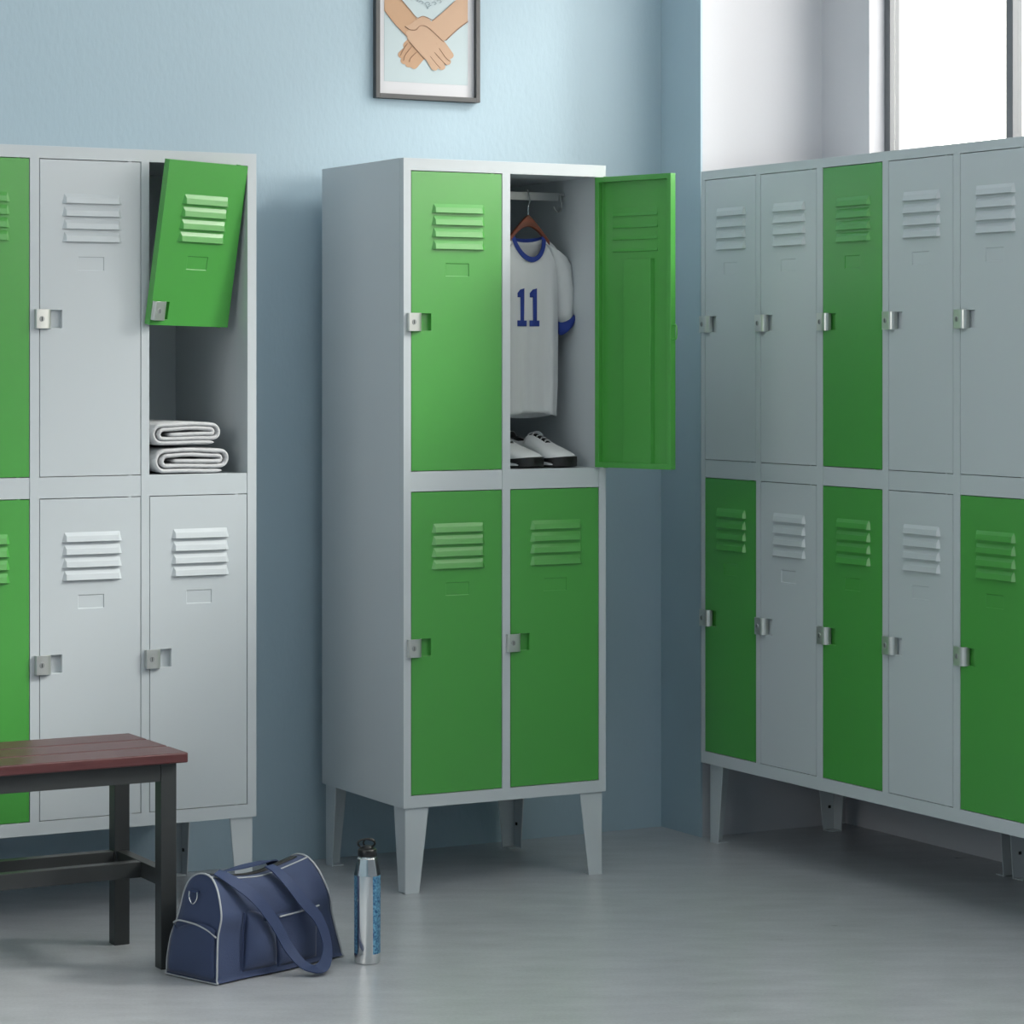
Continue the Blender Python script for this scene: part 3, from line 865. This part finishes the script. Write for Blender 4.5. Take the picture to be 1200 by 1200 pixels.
sn_=[(0,-.5,1),(0,-1,.6),(0,-1,.15),(0,-1,.1),(0,-1,.3),(0,-.8,.7),(0,-.55,.85),(0,-.8,.7),(0,-1,.3),(0,-1,.1),(0,-1,.15),(0,-1,.4),(0,-.7,.8),(0,-.4,1)]
o=ribbon('handle_strap', sp, sn_)
sp2=[(.06,.034,.175),(.075,.028,.190),(.105,.018,.203),(.15,.008,.209),(.20,.008,.211),(.245,.014,.210),(.270,.026,.193),(.280,.040,.170)]
o=ribbon('handle_strap', [(a,b+.004,c+.006) for a,b,c in sp2], [(0,.8,.6),(0,.6,.8),(0,.3,1),(0,0,1),(0,0,1),(0,.2,1),(0,.6,.8),(0,1,.4)])

# ------------------------------------------------------------------ water bottle
bt = thing('water_bottle','silver metal water bottle with black loop cap standing right of the duffel bag','bottle',(2.6120,5.3880,0))
k=MB(); N=48
Rr=.0283
def fac(j):      # body is softly faceted: eight flats
    a=2*PI*j/N; q=(a+PI/8+math.radians(4))%(PI/4)-PI/8
    return a, math.cos(PI/8)/math.cos(q)
pr=[(.0255,0,0),(.0280,.003,.1),(Rr,.010,.3),(Rr,.0225,.5),(Rr,.1905,.9),(.0279,.1935,1),(.0215,.2265,1),(.0198,.2285,.6),(.0192,.231,0)]
rings=[]
for r,z,fc in pr:
    q=[]
    for j in range(N):
        a,s=fac(j); rr=r*(1-fc+fc*s*1.045); q.append((rr*math.cos(a),rr*math.sin(a),z))
    rings.append(q)
va = math.atan2(-5.388,-2.612)       # direction towards the camera, where the body stays silver
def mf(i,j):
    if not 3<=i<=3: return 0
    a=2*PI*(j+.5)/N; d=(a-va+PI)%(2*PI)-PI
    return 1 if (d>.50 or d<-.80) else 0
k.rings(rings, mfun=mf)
k.build('bottle_body', [M['chrome'],M['bband']], bt, smooth=18)
k=MB()
k.lathe([(.0200,.2312),(.0205,.2325),(.0205,.245),(.0185,.2475),(.0125,.249),(.0105,.2535),(.007,.2545)],n=40)
k.build('cap', M['cap'], bt, smooth=40, bevel=.0004)
k=MB()
ux=Vector((math.cos(va+PI/2),math.sin(va+PI/2),0)); vv=Vector((math.cos(va),math.sin(va),0))
cen=Vector((0,0,.2590))-ux*0
def lp(rx,rz,tilt,off):
    return [cen+off+ux*rx*math.cos(a)+(Vector((0,0,1))+vv*tilt).normalized()*rz*math.sin(a) for a in [2*PI*i/28 for i in range(28)]]
k.tube(lp(.0185,.0115,.5,ux*-.002+vv*.004),.0022,8,closed=True)
k.tube(lp(.0125,.0095,.2,ux*.004-vv*.004),.0020,8,closed=True)
k.build('cap_loop', M['cap'], bt, smooth=60)

# ------------------------------------------------------------------ framed print
px0,px1,pz0,pz1 = 3.1983,3.5104,1.9985,2.425
pf = thing('picture_frame','dark framed print of two crossed hands hung on the blue wall','picture',(px0,YW,pz0))
Wp,Hp = px1-px0, pz1-pz0; fb=.0125; fd=.019
k=MB()
k.box(0,fb,-fd,-.0005,0,Hp); k.box(Wp-fb,Wp,-fd,-.0005,0,Hp); k.box(fb,Wp-fb,-fd,-.0005,0,fb); k.box(fb,Wp-fb,-fd,-.0005,Hp-fb,Hp)
k.build('frame', M['frame'], pf, bevel=.0008)
k=MB(); k.box(fb,Wp-fb,-.006,-.001,fb,Hp-fb); k.build('mount', M['mount'], pf)
ax0,ax1,az0,az1 = .030,Wp-.032,.046,Hp-.045
k=MB(); k.box(ax0,ax1,-.0066,-.006,az0,az1); art=k.build('printed_art', M['print'], pf)
# drawing: pixel measures of the photo turned into art units (x: 185..975, y: 0..870 in an enlarged view)
def A(u,v):
    return (ax0+(u-185)/790*(ax1-ax0), az0+(868-v)/868*.1755*1.28)
S_=1.0
lay=[-.0066]
def shape(name, pts, m, outline=True, smooth=True):
    P=[A(*p) for p in pts]
    if smooth:
        q=catmull([(a,0,b) for a,b in P],4,closed=True); P=[(v.x,v.z) for v in q]
    P=[(min(ax1,max(ax0,a)),b) for a,b in P]
    y=lay[0]; lay[0]-=.00018
    k=MB(); k.prism(P,'y',y-.00018,y); k.build(name, M[m], art)
    return P
def stroke(name, pts, m='line', r=.0007, closed=False):
    P=catmull([(A(*p)[0],lay[0]-.0001,A(*p)[1]) for p in pts],4,closed=closed)
    k=MB(); k.tube(P,r,5,closed=closed,flat=1); k.build(name, M[m], art)
arm_l=[(185,-210),(185,150),(290,290),(400,400),(520,400),(540,250),(480,190),(330,10),(185,-130)]
arm_r=[(975,-210),(975,205),(870,300),(765,415),(700,420),(600,260),(640,215),(720,140),(850,0),(975,-130)]
# back hand with its fingers, lower left
shape('drawn_hand',[(430,400),(400,430),(360,490),(400,560),(480,620),(560,600),(560,500)],'skin2')
shape('drawn_forearm',[(975,-120),(975,205),(870,300),(765,415),(640,420),(560,300),(640,215),(720,140),(850,0)],'skin',smooth=False)
shape('drawn_forearm',[(185,-120),(185,150),(290,290),(400,405),(540,420),(560,300),(480,190),(330,10)],'skin2',smooth=False)
# front hand over it
def finger(p0, p1, w, m):
    dx,dy = p1[0]-p0[0], p1[1]-p0[1]; L_=math.hypot(dx,dy); ux_,uy_=dx/L_,dy/L_; pts=[]
    for i in range(9):
        a_=-PI/2+PI*i/8
        pts.append((p1[0]+w*(math.cos(a_)*ux_-math.sin(a_)*uy_), p1[1]+w*(math.cos(a_)*uy_+math.sin(a_)*ux_)))
    pts += [(p0[0]-w*uy_, p0[1]+w*ux_),(p0[0]+w*uy_, p0[1]-w*ux_)]
    o_=[(x_,y_) for x_,y_ in pts]
    shape('drawn_finger', o_, m, smooth=False)
for p0,p1,w in (((500,430),(350,590),38),((520,480),(372,650),36),((540,510),(415,680),36),((560,560),(462,695),34)):
    finger(p0,p1,w,'skin2')
shape('drawn_hand',[(490,210),(540,180),(600,200),(650,270),(720,380),(760,470),(700,560),(620,620),(560,620),(480,530),(410,440),(385,360),(410,330),(380,295),(430,270)],'skin')
for p0,p1,w in (((700,420),(800,565),38),((660,480),(775,632),37),((620,520),(722,688),36),((575,560),(655,700),34)):
    finger(p0,p1,w,'skin')
for st in ([(400,470),(350,560),(335,600)],[(440,500),(380,590),(365,650)],[(490,550),(430,620),(420,660)],
           [(700,500),(760,590),(800,625)],[(655,545),(720,620),(770,670)],[(615,590),(670,660),(710,705)],
           [(420,455),(480,525),(560,620)],[(380,295),(420,325),(480,325),(520,280),(580,285),(650,340),(740,430)],
           [(185,150),(290,290),(400,400)],[(330,10),(420,120),(490,200),(550,180),(640,215)],[(640,215),(720,140),(850,0)],[(765,415),(870,300),(975,205)]):
    stroke('drawn_line', st)
for i in range(7):
    a=PI*(1.05+.9*i/6); cx_,cy_=590,-30
    u=cx_+135*math.cos(a); v=cy_-75*math.sin(a)
    stroke('drawn_curl',[(u-22,v),(u,v-14),(u+20,v+4),(u+4,v+16)],'ink',.0006)
stroke('drawn_curl',[(560,45),(580,70),(590,100),(600,75),(625,60)],'ink',.0006)

# ------------------------------------------------------------------ added ceiling fill lights, out of view, to brighten the room
EM = emis('fill_light_diffuser', (.90,.97,1,1), 6.0)
for x,y in ((.2,1.2),(2.6,1.2),(.2,4.0),(2.6,3.6)):
    t_ = thing('ceiling_fill_light','flat rectangular ceiling light panel','fill light',(x,y,H),(0,0,0),'added ceiling fill panels')
    k=MB(); k.box(-.62,.62,-.17,.17,-.045,-.002); k.build('housing', M['ceil'], t_, bevel=.003)
    k=MB(); k.box(-.60,.60,-.15,.15,-.050,-.0455); k.build('diffuser', EM, t_)

# ------------------------------------------------------------------ light
w_ = bpy.data.worlds.new('sky'); scene.world = w_; w_.use_nodes = True
bg = w_.node_tree.nodes['Background']; bg.inputs[0].default_value = (1,.93,.875,1); bg.inputs[1].default_value = 5.9
def portal(y0,y1,z0,z1,x):
    l = bpy.data.lights.new('daylight_portal','AREA'); l.shape='RECTANGLE'; l.size=y1-y0; l.size_y=z1-z0
    l.cycles.is_portal = True
    o = bpy.data.objects.new('daylight_portal', l); C.objects.link(o)
    o.location=(x,(y0+y1)/2,(z0+z1)/2)
    # local -Z points to -X, local X along world Y
    o.rotation_euler = Matrix(((0,0,1),(1,0,0),(0,1,0))).to_euler()
    return o
portal(WY0,WY1,WZ0,WZ1,4.60)
p2 = portal(LY0,LY1,LZ0,LZ1,XL0-.12); p2.rotation_euler = Matrix(((0,0,-1),(-1,0,0),(0,1,0))).to_euler()  # portal for the added left fill window
sun = bpy.data.lights.new('sun','SUN'); sun.energy = 2.6; sun.angle = math.radians(12); sun.color=(1,.97,.93)
so = bpy.data.objects.new('sun', sun); C.objects.link(so)
dv = Vector((-1,.60,-.76)).normalized()
so.rotation_euler = dv.to_track_quat('-Z','Y').to_euler()
so.location = (7,2,5)

# ------------------------------------------------------------------ camera
cam = bpy.data.cameras.new('camera'); co = bpy.data.objects.new('camera', cam); C.objects.link(co)
co.location = (0,0,1.3071); co.rotation_euler = (PI/2,0,-0.5038)
cam.sensor_width = 36; cam.lens = 36*3232.7/1200; cam.shift_y = (421.4-600)/1200
cam.clip_start = .05
scene.camera = co
vs = scene.view_settings
vs.view_transform = 'Standard'; vs.look = 'None'; vs.exposure = 0.3; vs.gamma = 1; vs.use_curve_mapping = False
scene.cycles.max_bounces = 10; scene.cycles.diffuse_bounces = 6
scene.cycles.use_denoising = True
